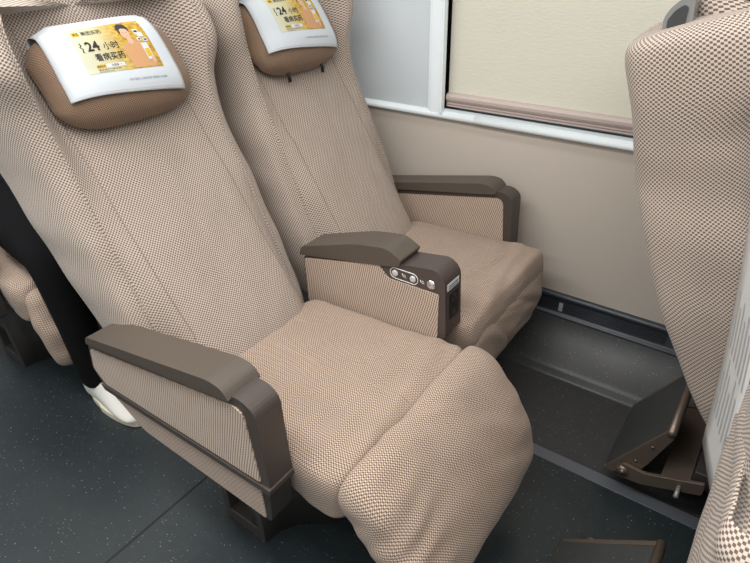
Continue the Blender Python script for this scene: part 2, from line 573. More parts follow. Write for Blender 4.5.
# far side, ends and ceiling close the cabin so that light bounces as in the train
slab('wall_aisle_side', (X0, YO - .08, 0), (X1, YO, 2.15), M['wallpaint'])
slab('wall_front', (X1, YO, 0), (X1 + .05, YW + .1, 2.15), M['wallpaint'])
slab('wall_rear', (X0 - .05, YO, 0), (X0, YW + .1, 2.15), M['wallpaint'])
slab('ceiling', (X0, YO, 2.15), (X1, YW + .1, 2.2), M['ceiling'])

# ------------------------------------------------------------------ seat parts
SP = 0.56
BACK = [  # rear(x,z), side front(x,z), centre front(x,z), half width
    ((-.505, .330), (-.375, .345), (-.285, .400), .240),
    ((-.572, .420), (-.405, .425), (-.320, .470), .252),
    ((-.665, .570), (-.478, .590), (-.415, .600), .259),
    ((-.745, .715), (-.555, .755), (-.520, .745), .258),
    ((-.802, .845), (-.622, .895), (-.625, .885), .252),
    ((-.826, .955), (-.648, .995), (-.700, .985), .262),
    ((-.842, 1.050), (-.645, 1.085), (-.755, 1.070), .282),
    ((-.852, 1.118), (-.668, 1.166), (-.790, 1.165), .278),
    ((-.836, 1.142), (-.695, 1.194), (-.800, 1.215), .258),
]

def back_rings(prof, pivot=None, ang=0.0):
    rings = []
    def tr(x, y, z):
        if pivot:
            dx, dz = x - pivot[0], z - pivot[1]
            x = pivot[0] + dx * math.cos(ang) + dz * math.sin(ang)
            z = pivot[1] - dx * math.sin(ang) + dz * math.cos(ang)
        return V((x, y, z))
    for k, (R, E, C, w) in enumerate(prof):
        R, E, C = V((R[0], 0, R[1])), V((E[0], 0, E[1])), V((C[0], 0, C[1]))
        def mix(a, b, t): return a + (b - a) * t
        half = [
            (0.0, C), (.34, mix(C, E, .02)), (.62, mix(C, E, .20)), (.80, mix(E, R, -.06)),
            (.935, mix(E, R, .03)), (1.0, mix(E, R, .32)), (1.0, mix(E, R, .68)), (.94, mix(E, R, .95)),
            (.74, mix(E, R, 1.05)), (.38, mix(E, R, 1.12)), (0.0, mix(E, R, 1.14)),
        ]
        ring = [tr(p.x, -w * a, p.z) for a, p in half]
        ring += [tr(p.x, w * a, p.z) for a, p in half[-2:0:-1]]
        rings.append(ring)
    return rings

def make_back(parent, yc, seed=0, ang=0.0, pivot=(-.40, .36), dx=0.0, loose=0.0):
    # a looser cover stands off the rear of the upper back
    prof = [((R_[0] - loose * f_, R_[1]), E_, C_, w_ + .010 * f_ * (loose > 0)) for (R_, E_, C_, w_), f_ in zip(BACK, (0, 0, .25, .6, 1.05, 1.1, .9, .6, .4) if loose >= 0 else (0, 0, .1, .5, 1, .7, .1, -.3, -.4))]
    rings = back_rings(prof, pivot, ang)
    for r in rings:
        for p in r:
            p.y += yc; p.x += dx
    def d(p, u, v, n):
        y = p.y - yc
        front = max(0, min(1, n.x * 1.2 + .6)) if n.x > -.3 else 0
        w = 0.0045 * nz(y * 9 + seed, p.z * 5, seed) + .002 * nz(y * 26, p.z * 11 - y * 9, seed + 3)
        # pull creases running off the side wings
        e = max(0.0, abs(y) / .25 - .5)
        w += .007 * e * math.sin(p.z * 38 + y * 26 + seed * 2 + 3 * nz(y * 6, p.z * 4, 9 + seed)) * (.35 + .65 * max(0, v - .35))
        for (y0_, z0_, a_, l_, s__) in ((.17, .93, 2.3, .07, .0045), (-.17, .95, .9, .08, .0050), (.15, .84, 2.2, .06, .0030), (-.16, .86, 1.0, .06, .0032), (.02, .66, .2, .08, .0022), (-.10, .52, .5, .07, .0028), (.12, .50, 2.5, .06, .0024)):
            uu = (y - y0_) * math.cos(a_) + (p.z - z0_) * math.sin(a_)
            ww = -(y - y0_) * math.sin(a_) + (p.z - z0_) * math.cos(a_)
            w -= (s__ * math.exp(-(uu / l_) ** 2 - (ww / .008) ** 2) - .6 * s__ * math.exp(-(uu / l_) ** 2 - ((ww - .015) / .012) ** 2)) * front
        # lines of stitching drawn into the padding
        for ys in (.155, -.155):
            w -= .0035 * math.exp(-((y - ys - .02 * (v - .4)) / .005) ** 2) * front
        w -= .0022 * math.exp(-((v - .50) / .008) ** 2) * front * (abs(y) < .16)
        w -= .0018 * math.exp(-((v - .30) / .008) ** 2) * front * (abs(y) < .16)
        return w
    o = loft('backrest', rings, 176, 150, M['cloth'], parent, d)
    P = GRID['backrest']
    nu = len(P[0])
    def line(y, ja, jb, step=3):
        # walks down the front of the padding at a given distance from its middle
        pts = []
        for j in range(ja, jb, step):
            cand = [P[j][i] for i in list(range(0, 50)) + list(range(nu - 50, nu))]
            pts.append(min(cand, key=lambda q: abs(q.y - yc - y)) + V((.0006, 0, .0004)))
        return pts
    for sgn in (-1, 1):
        tube('stitch_line', line(sgn * .158, 12, 128), .0009, M['stitch_dark'], o, 5)
        col = round(nu * 3.0 / 20) if sgn < 0 else nu - round(nu * 3.0 / 20)
        tube('edge_piping', [P[j][col] for j in range(6, 140, 3)], .0030, M['cloth'], o, 6)
    return o

def back_frame(ang, pivot, dx, yc):
    """maps local (across, along the back upward, out of the back) to space, origin at the headrest"""
    a = V((-.700, 0, .985)); c = V((-.5, 0, .72)); 
    up = (V((-.775, 0, 1.10)) - V((-.625, 0, .885))).normalized()
    out = V((up.z, 0, -up.x))
    org = V((-.700, 0, 1.029))
    def f(s, t, n):
        p = org + up * t + out * n
        x, z = p.x, p.z
        ddx, dz = x - pivot[0], z - pivot[1]
        x = pivot[0] + ddx * math.cos(ang) + dz * math.sin(ang)
        z = pivot[1] - ddx * math.sin(ang) + dz * math.cos(ang)
        return V((x + dx, yc + s, z))
    return f

PW, PH, PT = .174, .113, .078      # pillow half width, half height, thickness
def pillow_depth(s, t):
    a = min(1, abs(s) / PW); b = min(1, abs(t) / PH)
    return PT * (max(0.0, 1 - a ** 3.4) ** .45) * (max(0.0, 1 - b ** 2.8) ** .5)

def make_pillow(parent, f, seed=0):
    rings = []
    N = 16
    for k in range(N + 1):
        a = -1 + 2 * k / N
        a = math.sin(a * math.pi / 2)
        w = max(.02, (1 - abs(a) ** 3.4)) ** .45
        ring = []
        for j in range(20):
            q = 2 * math.pi * j / 20
            ct, st = math.cos(q), math.sin(q)
            t = PH * math.copysign(abs(ct) ** .72, ct) * (.35 + .65 * w)
            n = (PT * abs(st) ** .8 if st > 0 else -.025 * abs(st) ** .8) * w
            ring.append(f(a * PW, t, n + .006))
        rings.append(ring)
    def d(p, u, v, n):
        return .0012 * nz(p.y * 20 + seed, p.z * 20, 1) + .0025 * nz(p.y * 8, p.z * 30, seed) * (abs(v - .5) > .36)
    return loft('headrest_pillow', rings, 72, 64, M['pillow'], parent, d)

# ---- white cloth over the headrest pillow, with its printed advert
CW = .132
def cloth_surface(f, seed):
    """(a 0..1 across, b 0..1 down the front; b<0 goes over the top to the rear)"""
    def g(a, b, lift=0.0):
        s = (a - .5) * 2 * CW * (1 + .02 * b) - .014
        T0 = PH + .001
        t = T0 - b * (.190 + .030 * (a - .5))
        s -= .008 * b
        if b >= 0:
            n = pillow_depth(s, min(t, PH * .90)) + .011
            # lower hem hangs slightly free of the pillow
            n += .006 * max(0, b - .7) / .3
            n += .0015 * math.sin(a * 9 + seed) * (1 - b)
            if b < .12:
                k = b / .12
                n0 = .018
                n = n0 + (n - n0) * math.sqrt(max(0, 1 - (1 - k) ** 2))
            t += .007 * (1 - b) ** 3
        else:
            k = min(1.0, -b / .12)
            n = .018 - .03 * k
            t = T0 + .007 - .03 * k * k
        # the left corner at the top lifts away
        cl = max(0, .16 - a) / .16 * max(0, 1 - abs(b - .02) / .22)
        return f(s, t - .018 * cl, n + lift + .004 * cl)
    return g

def make_cloth(f, seed, label):
    g = cloth_surface(f, seed)
    bm = bmesh.new()
    nu, nv = 36, 56
    bs = [-.12 + 1.12 * j / nv for j in range(nv + 1)]
    vs = [[bm.verts.new(g(i / nu, b)) for i in range(nu + 1)] for b in bs]
    for j in range(nv):
        for i in range(nu):
            bm.faces.new((vs[j][i], vs[j + 1][i], vs[j + 1][i + 1], vs[j][i + 1]))
    me = bpy.data.meshes.new('headrest_cover'); 
    bmesh.ops.recalc_face_normals(bm, faces=bm.faces)
    # give the cloth its thickness
    bm.to_mesh(me); bm.free()
    o = link('headrest_cover', me, M['white_cloth'])
    md = o.modifiers.new('thick', 'SOLIDIFY'); md.thickness = .0012; md.offset = 0
    tag(o, label, 'headrest cover', 'white printed headrest covers')
    # hem stitching
    hem = [V(g(.025, .10 + .87 * k / 24, .0008)) for k in range(25)] + [V(g(.025 + .95 * k / 24, .97, .0008)) for k in range(1, 25)] + \
          [V(g(.975, .97 - .87 * k / 24, .0008)) for k in range(1, 25)]
    st = tube('hem_stitching', hem, .0004, M['stitch'], o, 4)
    advert(g, o)
    return o

AU0, AU1, AB0, AB1 = .20, .855, .18, .755   # the printed picture within the cloth
def advert(g, cloth):
    def G(x, y, lift):                       # x right, y down in the picture, 0..1
        return g(AU0 + x * (AU1 - AU0), AB0 + y * (AB1 - AB0), lift)
    def put(name, polys, mat, lift, cuts=0, uv=False, parent=None):
        bm = bmesh.new()
        for poly in polys:
            vs = [bm.verts.new((x, y, 0)) for x, y in poly]
            try: bm.faces.new(vs)
            except ValueError: pass
        bmesh.ops.triangulate(bm, faces=bm.faces)
        if cuts:
            bmesh.ops.subdivide_edges(bm, edges=bm.edges, cuts=cuts, use_grid_fill=True)
        for v in bm.verts:
            v.co = G(v.co.x, v.co.y, lift)
        bmesh.ops.recalc_face_normals(bm, faces=bm.faces)
        me = bpy.data.meshes.new(name); bm.to_mesh(me); bm.free()
        return link(name, me, mat, parent or cloth)
    # ground
    bm = bmesh.new(); uvl = bm.loops.layers.uv.new('UVMap')
    n = 24
    vs = [[bm.verts.new(G(i / n, j / n, .0012)) for i in range(n + 1)] for j in range(n + 1)]
    for j in range(n):
        for i in range(n):
            fc = bm.faces.new((vs[j][i], vs[j + 1][i], vs[j + 1][i + 1], vs[j][i + 1]))
            for lp, (a, b) in zip(fc.loops, ((i, j), (i, j + 1), (i + 1, j + 1), (i + 1, j))):
                lp[uvl].uv = (a / n, 1 - b / n)
    me = bpy.data.meshes.new('printed_advert'); bm.to_mesh(me); bm.free()
    ad = link('printed_advert', me, M['print_bg'], cloth)
    ad['label'] = 'yellow and gold printed advert on the white cloth'
    def ell(cx, cy, rx, ry, n=20, a0=0, a1=360):
        return [(cx + rx * math.cos(math.radians(a0 + (a1 - a0) * k / n)), cy + ry * math.sin(math.radians(a0 + (a1 - a0) * k / n))) for k in range(n)]
    def rect(x0, y0, x1, y1): return [(x0, y0), (x1, y0), (x1, y1), (x0, y1)]
    # pictured woman: coat, neck, face, hair, arm, phone
    put('printed_figure', [[(.60, .98), (.57, .62), (.60, .50), (.68, .44), (.77, .43), (.86, .48), (.90, .58), (.93, .80), (.92, .98)]], M['p_coat'], .0016, 3, parent=ad)
    put('printed_figure', [[(.68, .47), (.685, .36), (.75, .36), (.76, .46), (.72, .52)], ell(.705, .26, .058, .13)], M['p_skin'], .0020, 1, parent=ad)
    put('printed_figure', [[(.635, .27), (.625, .15), (.65, .07), (.70, .035), (.76, .06), (.785, .14), (.775, .24), (.755, .17), (.70, .15), (.66, .17), (.650, .25)]], M['hair'], .0024, 1, parent=ad)
    put('printed_figure', [ell(.685, .255, .006, .010, 8), ell(.728, .25, .006, .010, 8)], M['p_black'], .0024, parent=ad)
    put('printed_figure', [[(.69, .325), (.725, .32), (.708, .338)]], M['p_coat'], .0024, parent=ad)
    put('printed_figure', [ell(.905, .86, .03, .07, 12)], M['p_skin'], .0024, parent=ad)
    put('printed_phone', [rect(.835, .50, .925, .84)], M['p_white'], .0020, 1, parent=ad)
    put('printed_phone', [rect(.848, .62, .912, .78)], M['p_yellow'], .0024, parent=ad)
    put('printed_box', [rect(.83, .20, .90, .31), rect(.86, .27, .94, .37), rect(.90, .40, .965, .47), rect(.82, .38, .88, .45)], M['p_white'], .0016, parent=ad)
    put('printed_box', [rect(.84, .23, .885, .27), rect(.915, .42, .95, .45), rect(.84, .40, .865, .43)], M['p_black'], .0020, parent=ad)
    # logo box and the buttons
    put('printed_logo', [rect(.055, .09, .145, .19)], M['p_yellow'], .0016, parent=ad)
    put('printed_button', [rect(.125, .83, .235, .905)], M['p_yellow'], .0016, parent=ad)
    put('printed_button', [rect(.245, .83, .49, .905)], M['p_white'], .0016, parent=ad)
    put('printed_bracket', [[(.085, .33), (.060, .36), (.075, .39), (.05, .43), (.075, .47), (.06, .53), (.085, .57), (.075, .52), (.09, .47), (.065, .43), (.09, .39), (.075, .36)]], M['p_black'], .0016, parent=ad)
    # lettering
    def text(s, x, y, h, mat, sx=1.0, bold=0.0, lift=.0018):
        cu = bpy.data.curves.new('txt', 'FONT')
        cu.body = s; cu.size = 1.0; cu.offset = bold; cu.resolution_u = 2
        to = bpy.data.objects.new('txt', cu); COL.objects.link(to)
        bpy.context.view_layer.update()
        me = bpy.data.meshes.new_from_object(to)
        bpy.data.objects.remove(to)
        for v in me.vertices:
            v.co = G(x + v.co.x * h * sx, y - v.co.y * h, lift)
        me.name = 'printed_lettering'
        me.materials.clear()
        link('printed_lettering', me, mat, ad, False)
    asp = .60
    text('美团', .065, .168, .075, M['p_black'], asp * .85)
    text('美团买药', .165, .18, .105, M['p_black'], asp * 1.05, .008)
    text('24', .125, .535, .28, M['p_black'], asp * .98, .028)
    text('小时', .335, .53, .175, M['p_black'], asp * 1.0, .010)
    text('看病买药', .165, .745, .165, M['p_black'], asp * .98, .014)
    text('美团买药', .130, .888, .050, M['p_black'], asp * .9, .004)
    text('去搜索  >', .31, .888, .055, M['p_black'], asp)
    text('首单用户下单立减', .125, .955, .040, M['p_black'], asp * 1.5)
    text('具体以活动页为准', .125, .990, .026, M['p_black'], asp * 1.5)
    # fine line under the place of the codes
    text('扫码下载应用  在线问诊买药  快速送达  放心服务', .44, 1.22, .048, M['p_blue'], asp * .86)

# ------------------------------------------------------------------ cushion and footrest
def make_cushion(parent, yc, dx=0.0, seed=0, front=.135):
    rings = []
    st = [  # x, top z, bottom z, half width top, half width bottom
        (-.345, .425, .365, .205, .205), (-.325, .440, .335, .230, .226), (-.20, .440, .325, .243, .234),
        (-.07, .444, .320, .244, .236), (0.0, .450, .305, .246, .238), (.045, .452, .300, .252, .244),
        (front - .035, .452, .305, .252, .246), (front - .008, .442, .325, .240, .236), (front + .004, .415, .350, .222, .222),
    ]
    for k, (x, zt, zb, w, wb) in enumerate(st):
        h = zt - zb
        x += dx
        half = [(0, zt + .004), (.4, zt + .003), (.74, zt - .002), (.94, zt - .011), (1.0, zt - .040 if h > .1 else zt - h * .4),
                (1.0, zb + .04 if h > .1 else zb + h * .4), (.97, zb + .012), (.85, zb), (.45, zb), (0, zb)]
        ring = []
        for i, (a, z) in enumerate(half):
            ww = w if i < 5 else wb
            ring.append(V((x, yc - ww * a, z)))
        for i, (a, z) in list(enumerate(half))[-2:0:-1]:
            ww = w if i < 5 else wb
            ring.append(V((x, yc + ww * a, z)))
        rings.append(ring)
    def d(p, u, v, n):
        y = p.y - yc
        x = p.x - dx
        w = .004 * nz(x * 6 + seed, y * 6, 2 + seed)
        # pulled creases spreading from the front edge
        f = max(0, min(1, (x + .12) / .2))
        w += .0030 * f * math.sin((x * 95 + y * 14) + 4 * nz(x * 5, y * 5, seed)) * max(0, n.z * .8 + .2)
        w += .0014 * nz(x * 22 + y * 10, y * 8, seed + 7)
        for (x0_, y0_, a_, l_, s__) in ((.02, -.05, 1.35, .14, .0040), (-.02, .10, 1.15, .12, .0032), (.06, .12, 1.45, .10, .0036), (-.08, -.10, 1.0, .10, .0028), (-.27, .10, .9, .09, .0035)):
            uu = (x - x0_) * math.cos(a_) + (y - y0_) * math.sin(a_)
            ww = -(x - x0_) * math.sin(a_) + (y - y0_) * math.cos(a_)
            w -= (s__ * math.exp(-(uu / l_) ** 2 - (ww / .009) ** 2) - .5 * s__ * math.exp(-(uu / l_) ** 2 - ((ww - .017) / .014) ** 2)) * max(0, n.z)
        # shallow sitting hollow
        if n.z > .3:
            w -= .006 * math.exp(-((x + .12) / .14) ** 2 - (y / .16) ** 2)
        return w
    return loft('seat_cushion', rings, 150, 130, M['cushion'], parent, d)

def make_footrest(parent, yc, dx=0.0, mode='out', seed=0):
    if mode == 'out':
        path = [  # outer(x,z), inner(x,z), half width
            ((.126, .430), (.120, .408), .225), ((.142, .470), (.122, .360), .252), ((.195, .460), (.148, .335), .260), ((.258, .398), (.183, .295), .260),
            ((.310, .318), (.223, .245), .262), ((.335, .238), (.250, .195), .260), ((.330, .165), (.262, .150), .254),
            ((.300, .120), (.262, .130), .238), ((.275, .116), (.262, .130), .21)]
    elif mode == 'mid':
        path = [
            ((.125, .405), (.112, .395), .205), ((.138, .425), (.110, .370), .228), ((.170, .400), (.112, .335), .240), ((.195, .340), (.122, .290), .244),
            ((.208, .275), (.135, .240), .244), ((.205, .210), (.145, .195), .236), ((.190, .160), (.148, .165), .22),
            ((.165, .140), (.150, .155), .19), ((.155, .142), (.150, .152), .16)]
    else:
        path = [
            ((.112, .385), (.100, .385), .205), ((.126, .395), (.095, .370), .226), ((.146, .370), (.082, .335), .238), ((.152, .320), (.078, .285), .242),
            ((.146, .265), (.078, .235), .240), ((.132, .215), (.078, .195), .230), ((.112, .180), (.080, .175), .212),
            ((.094, .168), (.082, .172), .185), ((.088, .170), (.083, .174), .16)]
    rings = []
    for O, I, w in path:
        O = V((O[0] + dx, 0, O[1])); I = V((I[0] + dx, 0, I[1]))
        half = [(0, 0.0), (.4, .0), (.74, .02), (.93, .12), (1.0, .35), (1.0, .65), (.95, .9), (.8, 1.0), (.4, 1.03), (0, 1.03)]
        ring = []
        for a, t in half:
            p = O + (I - O) * t
            ring.append(V((p.x, yc - w * a, p.z)))
        for a, t in half[-2:0:-1]:
            p = O + (I - O) * t
            ring.append(V((p.x, yc + w * a, p.z)))
        rings.append(ring)
    def d(p, u, v, n):
        y = p.y - yc
        w = .004 * nz(p.z * 9 + seed, y * 7, 5)
        w += .0022 * math.sin(y * 30 + p.z * 52 + 5 * nz(y * 5, p.z * 6, seed + 2)) * math.exp(-((v - .28) / .25) ** 2)
        w += .0022 * math.exp(-((abs(y) - .19) / .05) ** 2) * math.sin(p.z * 60 + y * 30 + seed)
        w += .0012 * nz(y * 24, p.z * 12, seed)
        side = math.exp(-((y + .20) / .07) ** 2)
        w += (.0028 if mode == 'out' else .001) * side * math.sin(95 * (p.x - dx) - 60 * p.z + 3 * nz(y * 9, p.z * 9, 4)) * math.exp(-((v - .5) / .28) ** 2)
        for (y0_, v0_, a_, l_, s__) in ((.02, .22, .5, .16, .0045), (.08, .34, .35, .14, .0035), (-.06, .40, .8, .15, .0040), (.12, .52, .3, .10, .0030), (-.12, .18, .9, .10, .0040)):
            uu = (y - y0_) * math.cos(a_) + (v - v0_) * .4 * math.sin(a_)
            ww = -(y - y0_) * math.sin(a_) + (v - v0_) * .4 * math.cos(a_)
            w -= s__ * math.exp(-(uu / l_) ** 2 - (ww / .010) ** 2) - .6 * s__ * math.exp(-(uu / l_) ** 2 - ((ww - .018) / .014) ** 2)
        return w
    return loft('footrest', rings, 150, 110, M['cushion'], parent, d)

# ------------------------------------------------------------------ armrests
def side_arm(parent, y, outer=-1, dx=0.0, dz=0.0):
    """armrest at the aisle or the wall end"""
    y0, y1 = y - .031, y + .031
    X = lambda p: [(a + dx, b + dz) for a, b in p]
    core = round_poly(X([(-.555, .515), (-.03, .620), (.004, .602), (.010, .405), (-.545, .392), (-.575, .437)]), [.012, .025, .03, .004, .01, .012])
    arm = prism('armrest', core, y0, y1, M['brown2'], parent, .005)
    # fabric side panels
    for s, yy in ((-1, y0), (1, y1)):
        pnl = round_poly(X([(-.548, .502), (-.045, .596), (-.026, .587), (-.012, .420), (-.528, .406), (-.562, .440)]), [.008, .012, .012, .006, .008, .008])
        prism('fabric_panel', pnl, yy - .003, yy + .003, M['rib'], arm, .002, 2)
    # moulded band
    band = round_poly(X([(-.54, .384), (.013, .399), (.013, .414), (-.55, .400)]), .004)
    prism('moulded_band', band, y0 - .005, y1 + .005, M['brown2'], arm, .004)
    # skirt below the band
    sk = round_poly(X([(-.530, .388), (.004, .402), (-.004, .302), (-.415, .316)]), [.006, .006, .012, .03])
    prism('skirt', sk, y0 + .002, y1 - .002, M['base'], arm, .004)
    for s, yy in ((-1, y0 + .002), (1, y1 - .002)):
        sk = round_poly(X([(-.524, .386), (-.018, .398), (-.018, .306), (-.415, .318)]), [.004, .004, .006, .02])
        prism('fabric_skirt', sk, yy - .0025, yy + .0025, M['rib_skirt_shaded'], arm, .002, 2)
    # padded top
    pad = round_poly(X([(-.545, .522), (-.537, .546), (-.10, .636), (-.066, .632), (-.050, .610), (-.075, .604)]), [.006, .012, .02, .02, .004, .004])
    prism('arm_pad', pad, y - .040, y + .040, M['brown'], arm, .009, 4)
    return arm

def centre_arm(parent, y, dx=0.0):
    y0, y1 = y - .034, y + .043
    X = lambda p: [(a + dx, b) for a, b in p]
    core = round_poly(X([(-.39, .535), (-.09, .606), (.030, .626), (.058, .604), (.066, .444), (.050, .426), (-.39, .356)]), [.01, .006, .03, .03, .006, .004, .01])
    arm = prism('centre_armrest', core, y0, y1, M['console'], parent, .006)
    for s, yy in ((-1, y0), (1, y1)):
        pnl = round_poly(X([(-.385, .530), (-.132, .590), (-.102, .560), (.044, .562), (.044, .438), (.036, .430), (-.385, .360)]), [.006, .004, .01, .004, .004, .004, .006])
        prism('fabric_panel', pnl, yy - .003, yy + .003, M['rib'], arm, .002, 2)
    pad = round_poly(X([(-.400, .538), (-.393, .566), (-.20, .630), (-.105, .646), (-.060, .624), (-.070, .604), (-.12, .592)]), [.006, .014, .03, .02, .006, .004, .004])
    prism('arm_pad', pad, y - .040, y + .048, M['brown'], arm, .009, 4)
    # control cluster on the aisle face
    def stadium(cx, cz, hx, r, n=10):
        pts = []
        for k in range(n + 1):
            a = -math.pi / 2 + math.pi * k / n
            pts.append((cx + hx + r * math.cos(a), cz + r * math.sin(a)))
        for k in range(n + 1):
            a = math.pi / 2 + math.pi * k / n
            pts.append((cx - hx + r * math.cos(a), cz + r * math.sin(a)))
        return pts
    cx, cz = -.056 + dx, .581
    ang = math.radians(-1)
    ring = [V((a, y0 - .0008, b)) for a, b in stadium(cx, cz, .026, .0145)]
    tube('button_surround', ring, .0011, M['ink'], arm, 6, closed=True)
    def disc(name, px, pz, r, mat, h, dome=0.0):
        bm = bmesh.new()
        N = 20
        prof = [(r, 0), (r, -h * .6), (r * .85, -h)] + ([(r * .55, -h - dome * .6), (r * .25, -h - dome)] if dome else [(r * .4, -h)])
        rs = []
        for rr, hh in prof:
            rs.append([bm.verts.new((px + rr * math.cos(2 * math.pi * k / N), y0 + hh, pz + rr * math.sin(2 * math.pi * k / N))) for k in range(N)])
        for A, B in zip(rs, rs[1:]):
            for k in range(N):
                bm.faces.new((A[k], A[(k + 1) % N], B[(k + 1) % N], B[k]))
        bm.faces.new(rs[-1]); bm.faces.new(rs[0][::-1])
        bmesh.ops.recalc_face_normals(bm, faces=bm.faces)
        me = bpy.data.meshes.new(name); bm.to_mesh(me); bm.free()
        return link(name, me, mat, arm)
    disc('recline_button', cx - .026, cz, .0088, M['button'], .004)
    disc('recline_button', cx + .026, cz, .0088, M['button'], .004)
    disc('footrest_button', cx + .077, cz + .001, .0125, M['chrome'], .003, .004)['label'] = 'larger domed chrome button'
    # small seat pictogram between the buttons, one beside the chrome button
    for ox in (0.0, .052):
        g = [V((cx + ox - .0055, y0 - .0006, cz + .005)), V((cx + ox - .002, y0 - .0006, cz - .002)), V((cx + ox + .004, y0 - .0006, cz - .003))]
        tube('seat_pictogram', g, .0008, M['ink'], arm, 5)
        g = [V((cx + ox - .001, y0 - .0006, cz + .004)), V((cx + ox + .005, y0 - .0006, cz + .001)), V((cx + ox + .006, y0 - .0006, cz - .006))]
        tube('seat_pictogram', g, .0006, M['ink'], arm, 5)
    # front face: sticker and socket panel
    xf = .058 + dx
    def fp(name, ya, yb, za, zb, mat, dep):
        # follows the slight lean of the front face
        lean = lambda z: xf + (.598 - z) * .052
        bm = bmesh.new()
        vs = [bm.verts.new((lean(z) + e, yy, z)) for e in (-.002, dep) for yy, z in ((ya, za), (yb, za), (yb, zb), (ya, zb))]
        for f in ((0, 3, 2, 1), (4, 5, 6, 7), (0, 1, 5, 4), (1, 2, 6, 5), (2, 3, 7, 6), (3, 0, 4, 7)):
            bm.faces.new([vs[i] for i in f])
        bmesh.ops.recalc_face_normals(bm, faces=bm.faces)
        me = bpy.data.meshes.new(name); bm.to_mesh(me); bm.free()
        return link(name, me, mat, arm, False)
    fp('sticker', y - .024, y + .032, .570, .588, M['label'], .0012)
    for k in range(2):
        fp('sticker_lettering', y - .019, y + .026, .5735 + k * .006, .5765 + k * .006, M['p_blue'], .0016)
    fp('socket_panel', y - .014, y + .028, .486, .556, M['black'], .0018)
    for yy, zz in ((-.002, .535), (.012, .535), (.005, .548)):
        fp('socket_slot', y + yy, y + yy + .006, zz - .004, zz + .004, M['brown2'], .0024)
    for k in range(3):
        fp('socket_marking', y + .001, y + .009, .495 + k * .005, .497 + k * .005, M['brown'], .0022)
    return arm

# ------------------------------------------------------------------ base
def make_base(parent):
    def foot(y):
        # one plate with an opening through it
        out_ = [(-.300, 0.0), (-.158, 0.0), (-.158, .31), (-.300, .31)]
        in_ = [(-.278, .040), (-.180, .040), (-.180, .150), (-.278, .150)]
        bm = bmesh.new()
        ring = {}
        for kk, yy in enumerate((y - .02, y + .02)):
            ring[kk] = ([bm.verts.new((a, yy, c)) for a, c in out_], [bm.verts.new((a, yy, c)) for a, c in in_])
            O, I = ring[kk]
            for q in range(4):
                bm.faces.new((O[q], O[(q + 1) % 4], I[(q + 1) % 4], I[q]))
        for w_ in (0, 1):
            for q in range(4):
                bm.faces.new((ring[0][w_][q], ring[0][w_][(q + 1) % 4], ring[1][w_][(q + 1) % 4], ring[1][w_][q]))
        bmesh.ops.recalc_face_normals(bm, faces=bm.faces)
        bmesh.ops.bevel(bm, geom=list(bm.edges), offset=.003, segments=2, profile=.5, affect='EDGES', clamp_overlap=True)
        me = bpy.data.meshes.new('base_foot'); bm.to_mesh(me); bm.free()
        link('base_foot', me, M['base'], parent, False)
    foot(.075); foot(1.045)
    cv_ = [(-.158, .057), (-.151, .098), (-.133, .132), (-.103, .16), (-.063, .188), (-.035, .23), (-.025, .30), (-.025, .82), (-.035, .89), (-.063, .932), (-.103, .96), (-.133, .988), (-.151, 1.022), (-.158, 1.063), (-.20, 1.063), (-.20, .057)]
    prism('front_cover', cv_, 0.001, .300, M['base'], parent, 0, axis='z')
    box('seat_frame', (-.36, .058, .29), (.02, 1.062, .345), M['base'], parent, .004)
    prism('base_column', round_poly([(-.34, .20), (-.18, .20), (-.18, .92), (-.34, .92)], .03), 0.0, .30, M['base'], parent, .003, 2, axis='z')

# ------------------------------------------------------------------ seat units
PITCH = 1.2
def unit(label, x0, recline=(0, 0), modes=('out', 'in'), wdx=-.035, seed=0, cloths=(None, None), bdx=0.0, loose=(0, 0)):
    root = empty('double_seat', (x0, 0, 0), label, 'train seat', 'double seats in rows')
    make_base(root)
    covers = []
    for k in range(2):
        yc = SP * k + SP / 2 + .010 * k
        dx = 0.0 if k == 0 else wdx
        bk = make_back(root, yc, seed + k, recline[k], (-.40, .36), dx * .4 + (bdx if k == 0 else 0), loose[k])
        f = back_frame(recline[k], (-.40, .36), dx * .4 + (bdx if k == 0 else 0), yc)
        pw = make_pillow(bk, f, seed + k)
        if k == 1:
            for sx_ in (-.082, .066):
                pts = [f(sx_, -PH + .012, .016), f(sx_ + .004, -PH - .006, .012), f(sx_ + .008, -PH - .018, .001)]
                tube('pillow_strap', pts, .0055, M['black'], pw, 6)
        make_cushion(root, yc, dx, seed + k)
        make_footrest(root, yc, dx, modes[k], seed + k)
        fw = (lambda f: (lambda s, t, n: f(s, t, n) + V((x0, 0, 0))))(f)
        if cloths[k]:
            make_cloth(fw, seed + k, cloths[k])
    side_arm(root, 0.0)
    centre_arm(root, SP)
    side_arm(root, 2 * SP, dx=-.03, dz=-.021)
    return root

front_unit = unit('beige covered double train seat in front, backs seen from behind at the right edge', PITCH, (math.radians(28), 0), ('in', 'in'), 0.0, 5, bdx=.035, loose=(0, -.018))
main_unit = unit('beige patterned double train seat with footrest out, in the middle of the picture', 0.0, (0, math.radians(1.8)), ('out', 'in'), -.035, 1,
     ('white cover printed with a yellow advert on the headrest nearest the aisle', 'white cover printed with a yellow advert on the headrest nearest the window'), loose=(.058, 0))
rear_unit = unit('beige covered double train seat of the row behind, with a person in it', -PITCH, (0, 0), ('mid', 'mid'), 0.0, 9)

